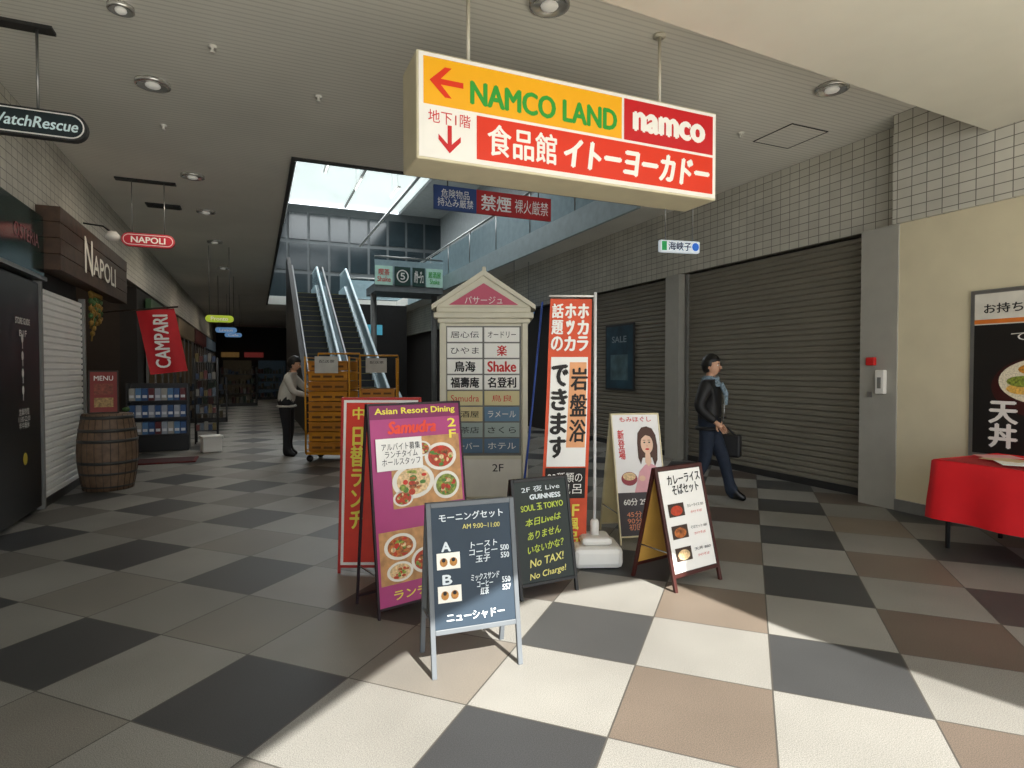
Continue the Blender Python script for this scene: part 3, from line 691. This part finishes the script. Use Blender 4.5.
# ---------------- right wall items ----------------
m=MB(); m.M=Matrix.Translation((6.298,2.7,0))@Matrix.Rotation(math.radians(-90),4,'Z')
m.box(-.79,.79,-.03,0,.68,2.25,METAL,.008); m.rect(-.75,.75,.72,2.21,P('poster_paper','#dcd8cc',.5),-.032)
m.rect(-.75,.75,1.93,1.97,P('poster_orange','#d6762a',.5),-.034); m.text('お持ち帰りも出来ます',-.12,2.07,1.1,.09,INK,-.034,.02)
m.rect(-.75,.75,.72,1.92,P('poster_black','#151210',.5),-.034); m.text('天\n丼',-.5,1.0,.22,.42,WPR,-.036,.04); m.text('てん屋',-.2,1.8,.5,.08,WPR,-.036)
m.disc(-.16,1.35,.44,.28,P('bowl_rim','#3a1210',.4),-.036,36); m.disc(-.16,1.4,.38,.21,P('rice','#e0d6bc',.6,var=.3,scale=80),-.038,36)
for k in range(9): 
    t=k*.7; m.disc(-.16+.2*math.cos(t),1.43+.1*math.sin(t*1.7),.13,.05,[P('tempura','#c8872f',.6,var=.5,scale=50),P('tempura2','#e0b254',.6,var=.4,scale=50),FOOD2][k%3],-.039-.0004*k,16)
m.build('framed_food_poster')
m=MB(); m.box(6.22,6.278,4.3,4.4,1.24,1.5,WHITE,.01); m.box(6.215,6.22,4.33,4.37,1.3,1.42,GREYM); m.box(6.23,6.278,4.42,4.52,1.55,1.64,RED,.01); m.box(6.24,6.278,4.47,4.5,1.2,1.26,METAL); m.build('intercom_box')
CL=P('red_tablecloth','#d00f1a',.75,emit=.04,var=.06); m=MB()  # bright red with a faint glow stands in for sunlight on the cloth
for x in (5.35,6.1):
    for y in (1.75,3.12): m.tube([(x,y,0),(x,y,.72)],.018,DMETAL,10)
m.box(5.28,6.18,1.65,3.2,.7,.735,DKBR)
def ring(off,z,wav):
    pts=[];k=0
    cor=[(5.28-off,1.65-off),(5.28-off,3.2+off),(6.18,3.2+off),(6.18,1.65-off)]
    for a in range(4):
        p=cor[a];q=cor[(a+1)%4]
        for i in range(24):
            f=i/24; x=p[0]+(q[0]-p[0])*f; yy=p[1]+(q[1]-p[1])*f; s=wav*math.sin(k*.9)
            if a in(0,): x-=s
            if a==1: yy+=s
            pts.append((x,yy,z)); k+=1
    return pts
R=[ring(.0,.745,0),ring(.012,.735,.0),ring(.02,.55,.01),ring(.03,.40,.02),ring(.035,.25,.026)]
vs=sum(R,[]); n=96; fs=[(i*n+j,i*n+(j+1)%n,(i+1)*n+(j+1)%n,(i+1)*n+j) for i in range(4) for j in range(n)]; fs.append(tuple(range(n)))
m.add(vs,fs,CL,True); m.build('table_with_red_cloth')
m=MB()
for i in range(9):
    m.M=Matrix.Translation((5.5+.14*(i%3),1.95+i*.13,.748+.002*i))@Matrix.Rotation(i*.9,4,'Z'); m.box(-.1,.1,-.14,.14,0,.004,[WPR,P('flyer_tan','#cbb28a',.6),P('flyer_pink','#d8a0a0',.6)][i%3])
m.build('flyer_stack')

# ---------------- people ----------------
def human(name,loc,rz,J,E,scale=1,head_turn=0,head_tilt=0,skin_m=SKIN,extra=None):
    root=bpy.data.objects.new(name,None); COL.objects.link(root)
    names=list(J); me=bpy.data.meshes.new('body'); 
    me.from_pydata([J[n][0] for n in names],[(names.index(a),names.index(b)) for a,b,_ in E],[]); me.update()
    ob=bpy.data.objects.new('body_src',me); COL.objects.link(ob)
    sk=ob.modifiers.new('skin','SKIN'); sk.use_smooth_shade=True
    sv=me.skin_vertices[0].data
    for i,n in enumerate(names):
        r=J[n][1]; sv[i].radius=(r,r) if isinstance(r,(int,float)) else r; sv[i].use_root=(n=='pelvis')
    ss=ob.modifiers.new('sub','SUBSURF'); ss.levels=2; ss.render_levels=2
    dg=bpy.context.evaluated_depsgraph_get(); dg.update()
    nm=bpy.data.meshes.new_from_object(ob.evaluated_get(dg)); bpy.data.objects.remove(ob)
    ms=[]; 
    for _,_,mm in E:
        if mm not in ms: ms.append(mm)
    nm.materials.clear()
    for mm in ms: nm.materials.append(mm)
    segs=[(Vector(J[a][0]),Vector(J[b][0]),ms.index(mm),(J[a][1] if isinstance(J[a][1],float) else J[a][1][0])) for a,b,mm in E]
    for p in nm.polygons:
        c=p.center; best=9;bi=0
        for a,b,k,r in segs:
            ab=b-a; t=max(0,min(1,(c-a).dot(ab)/ab.length_squared)); d=(c-a-ab*t).length-r*.5
            if d<best: best=d;bi=k
        p.material_index=bi; p.use_smooth=True
    minz=min(v.co.z for v in nm.vertices)
    bo=bpy.data.objects.new('body',nm); COL.objects.link(bo); bo.parent=root
    m=MB(); hb=Vector(J['headbase'][0])
    m.M=Matrix.Translation(hb+Vector((0,-.015,.105)))@Matrix.Rotation(math.radians(head_turn),4,'Z')@Matrix.Rotation(math.radians(head_tilt),4,'X')
    def hf(q,p):
        if q.z<0:
            k=-q.z; p.x*=1-.33*k*k; p.y*= (1-.3*k) if q.y>0 else (1-.08*k)
        if q.y<-.2 and abs(q.z)<.6: p.y*=.97
        return p
    m.ell((0,0,0),(.077,.098,.122),skin_m,hf,4)
    m.tube([(0,-.088,.02),(0,-.108,-.022),(0,-.094,-.035)],[.008,.014,.010],skin_m,8)
    for q in (-1,1):
        m.ell((q*.03,-.083,.01),(.014,.008,.008),WPR,sub=2); m.ell((q*.03,-.090,.01),(.007,.004,.007),INK,sub=2)
        m.box(q*.03-.018,q*.03+.018,-.098,-.088,.028,.034,HAIR); m.ell((q*.078,.01,-.005),(.012,.022,.032),skin_m,sub=2)
    m.ell((0,-.089,-.06),(.024,.01,.007),P('lips','#9a5a50',.5),sub=2)
    def hr(q,p):
        face=(q.y<-.35 and q.z<.3) or (q.y<-.05 and q.z<-.2); low=q.z<-.75
        k=1.0 if not(face or low) else .8
        p*=k*(1+.03*math.sin(q.x*30)*math.cos(q.z*25)); return p
    m.ell((0,.014,.018),(.098,.116,.136),HAIR,hr,4)
    m.M=Matrix(); m.tube([hb-Vector((0,-.005,.07)),hb+Vector((0,0,.05))],[.056,.05],skin_m,14)
    m.build('head',parent=root)
    for sd in ('L','R'):
        w=Vector(J['wr'+sd][0]); e=Vector(J['el'+sd][0]); d=(w-e).normalized(); sgn=1 if sd=='L' else -1
        m=MB(); m.M=Matrix.Translation(w)@ d.to_track_quat('-Z','Y').to_matrix().to_4x4()
        m.tube([(0,0,.03),(0,0,-.02),(0,0,-.05),(0,0,-.09)],[.026,.027,.033,.03],skin_m,12)
        for k,(fx,fl) in enumerate([(-.027,.07),(-.009,.08),(.009,.075),(.026,.06)]):
            y=fx
            m.tube([(0,y,-.08),(-sgn*.008,y*1.1,-.08-fl*.45),(-sgn*.03,y*1.15,-.08-fl*.8),(-sgn*.05,y*1.1,-.08-fl*.95)],[.0095,.009,.008,.006],skin_m,8)
        m.tube([(0,-.02,-.03),(-sgn*.015,-.048,-.06),(-sgn*.025,-.055,-.09)],[.013,.011,.008],skin_m,8)
        m.build('hand_'+sd,parent=root)
    if extra:
        m=MB(); extra(m); m.build('clothing_details',parent=root)
    root.scale=(scale,)*3; root.location=(loc[0],loc[1],-minz*scale); root.rotation_euler=(0,0,math.radians(rz))
    return root
JK=P('black_jacket','#121214',.6,var=.25,scale=12,bump=.3); JN=P('dark_jeans','#1a2536',.8,var=.2,scale=20); SH=P('black_shoes','#0c0c0c',.4)
def edges(top,leg,shoe,sl=None):
    sl=sl or top
    return [('pelvis','spine',top),('spine','chest',top),('chest','neck',top),('neck','headbase',SKIN),('chest','shL',top),('shL','elL',sl),('elL','wrL',sl),('chest','shR',top),('shR','elR',sl),('elR','wrR',sl),
     ('pelvis','hipL',leg),('hipL','knL',leg),('knL','anL',leg),('anL','toL',shoe),('anL','heL',shoe),('pelvis','hipR',leg),('hipR','knR',leg),('knR','anR',leg),('anR','toR',shoe),('anR','heR',shoe)]
J=dict(pelvis=((0,0,.95),(.17,.14)),spine=((0,0,1.1),(.17,.14)),chest=((0,-.01,1.3),(.185,.145)),neck=((0,0,1.45),.065),headbase=((0,-.01,1.52),.05),
 shL=((.19,0,1.39),.09),elL=((.28,.09,1.14),.072),wrL=((.30,-.05,.92),.048),shR=((-.19,0,1.39),.09),elR=((-.28,.06,1.14),.072),wrR=((-.27,-.14,.97),.048),
 hipL=((.09,0,.86),.105),knL=((.09,-.15,.49),.078),anL=((.09,-.24,.1),.057),toL=((.1,-.41,.04),.04),heL=((.09,-.2,.045),.04),
 hipR=((-.09,0,.86),.105),knR=((-.09,.03,.48),.078),anR=((-.09,.2,.14),.057),toR=((-.1,.05,.04),.04),heR=((-.09,.24,.09),.038))
SC=P('scarf_pattern','#7a8c98',.9,var=.7,scale=60); BAG=P('black_bag','#161618',.6)
def ex1(m):
    for k in range(3):
        m.tube([((.085+.012*k)*math.cos(t*math.pi/8),(.08+.01*k)*math.sin(t*math.pi/8)-.005,1.48-.035*k+.01*math.sin(t)) for t in range(16)],.024,SC,10,True)
    m.tube([(.03,-.12,1.42),(.04,-.175,1.3),(.03,-.18,1.16)],[.03,.032,.025],SC,8)
    m.tube([(0,-.165,1.28),(0,-.17,1.1),(0,-.15,.9)],.006,METAL,6)
    m.tube([(.172*math.cos(2*math.pi*i/20),.142*math.sin(2*math.pi*i/20),.88) for i in range(20)],.026,JK,8,True)
    for q in (-1,1): m.box(q*.1-.045,q*.1+.045,-.165,-.14,1.0,1.02,DMETAL)
    m.box(.27,.38,-.30,.04,.5,.78,BAG,.03); m.tube([(.325,-.23,.77),(.31,-.14,.86),(.31,-.06,.86),(.325,.0,.77)],.012,BAG,8); m.box(.38,.385,-.26,.0,.66,.73,DMETAL)
human('walking_man',(4.84,5.42),34,J,edges(JK,JN,SH),.96,head_turn=-8,extra=ex1)
J2={k:v for k,v in J.items()}
GJ=P('pale_jacket','#c2c0b6',.7,var=.12,scale=8,bump=.2); TR=P('dark_trousers','#17181c',.8)
J2.update(chest=((0,-.06,1.3),(.17,.14)),neck=((0,-.1,1.45),.06),headbase=((0,-.13,1.51),.05),shL=((.18,-.08,1.38),.08),shR=((-.18,-.08,1.38),.08),
 elL=((.24,-.26,1.18),.06),wrL=((.16,-.46,1.14),.042),elR=((-.25,-.2,1.14),.06),wrR=((-.14,-.42,1.08),.042),
 knL=((.1,-.03,.48),.075),anL=((.1,.02,.1),.055),toL=((.12,-.15,.04),.04),heL=((.1,.06,.045),.04),knR=((-.1,-.04,.48),.075),anR=((-.12,-.03,.1),.055),toR=((-.14,-.2,.04),.04),heR=((-.12,.01,.045),.04))
def ex2(m):
    m.tube([(.075*math.cos(t*math.pi/8),-.1+.07*math.sin(t*math.pi/8),1.46) for t in range(16)],.02,GJ,8,True)
    m.tube([(.172*math.cos(t*math.pi/8),.142*math.sin(t*math.pi/8),.89) for t in range(16)],.022,GJ,8,True)
human('delivery_man',(.5,11.1),68,J2,edges(GJ,TR,SH),1.0,head_tilt=15,extra=ex2)

# ---------------- lighting ----------------
w=bpy.data.worlds.new('world'); S.world=w; w.use_nodes=True
bg=w.node_tree.nodes['Background']; bg.inputs[0].default_value=(.88,.93,1,1); bg.inputs[1].default_value=2.7
d=Vector((-.148*math.cos(math.radians(42)),.989*math.cos(math.radians(42)),-math.sin(math.radians(42))))
sun=light('sun','SUN',(0,-10,12),d.to_track_quat('-Z','Y').to_euler(),13,(1,.97,.91)); sun.data.angle=math.radians(.55)
light('skylight_glow','AREA',(4.2,26,9.4),(0,0,0),750,(.93,.98,1),5,7)
light('atrium_fill_front','AREA',(3.3,15,9.4),(0,0,0),330,(.93,.98,1),4,8)  # added fill for the atrium; the roof above is solid here
for i,y in enumerate((9.4,14,20,27,34)): light('corridor_fill_%d'%i,'AREA',(-.75,y,4.1),(0,0,0),18 if i else 12,(1,.88,.72),.3)  # added fill to brighten the corridor; the ceiling fixtures are unlit
light('shop_interior_fill','POINT',(-3.6,12,2.8),(0,0,0),16,(1,.8,.55),.15)  # added warm fill for the recess, without a fixture

# ---------------- camera ----------------
cam=bpy.data.cameras.new('camera'); co=bpy.data.objects.new('camera',cam); COL.objects.link(co)
cam.sensor_width=36; cam.lens=595/1024*36; cam.clip_end=200
co.location=(0,0,1.5); co.rotation_euler=(math.radians(90-1.35),0,math.radians(-23.36))
S.camera=co
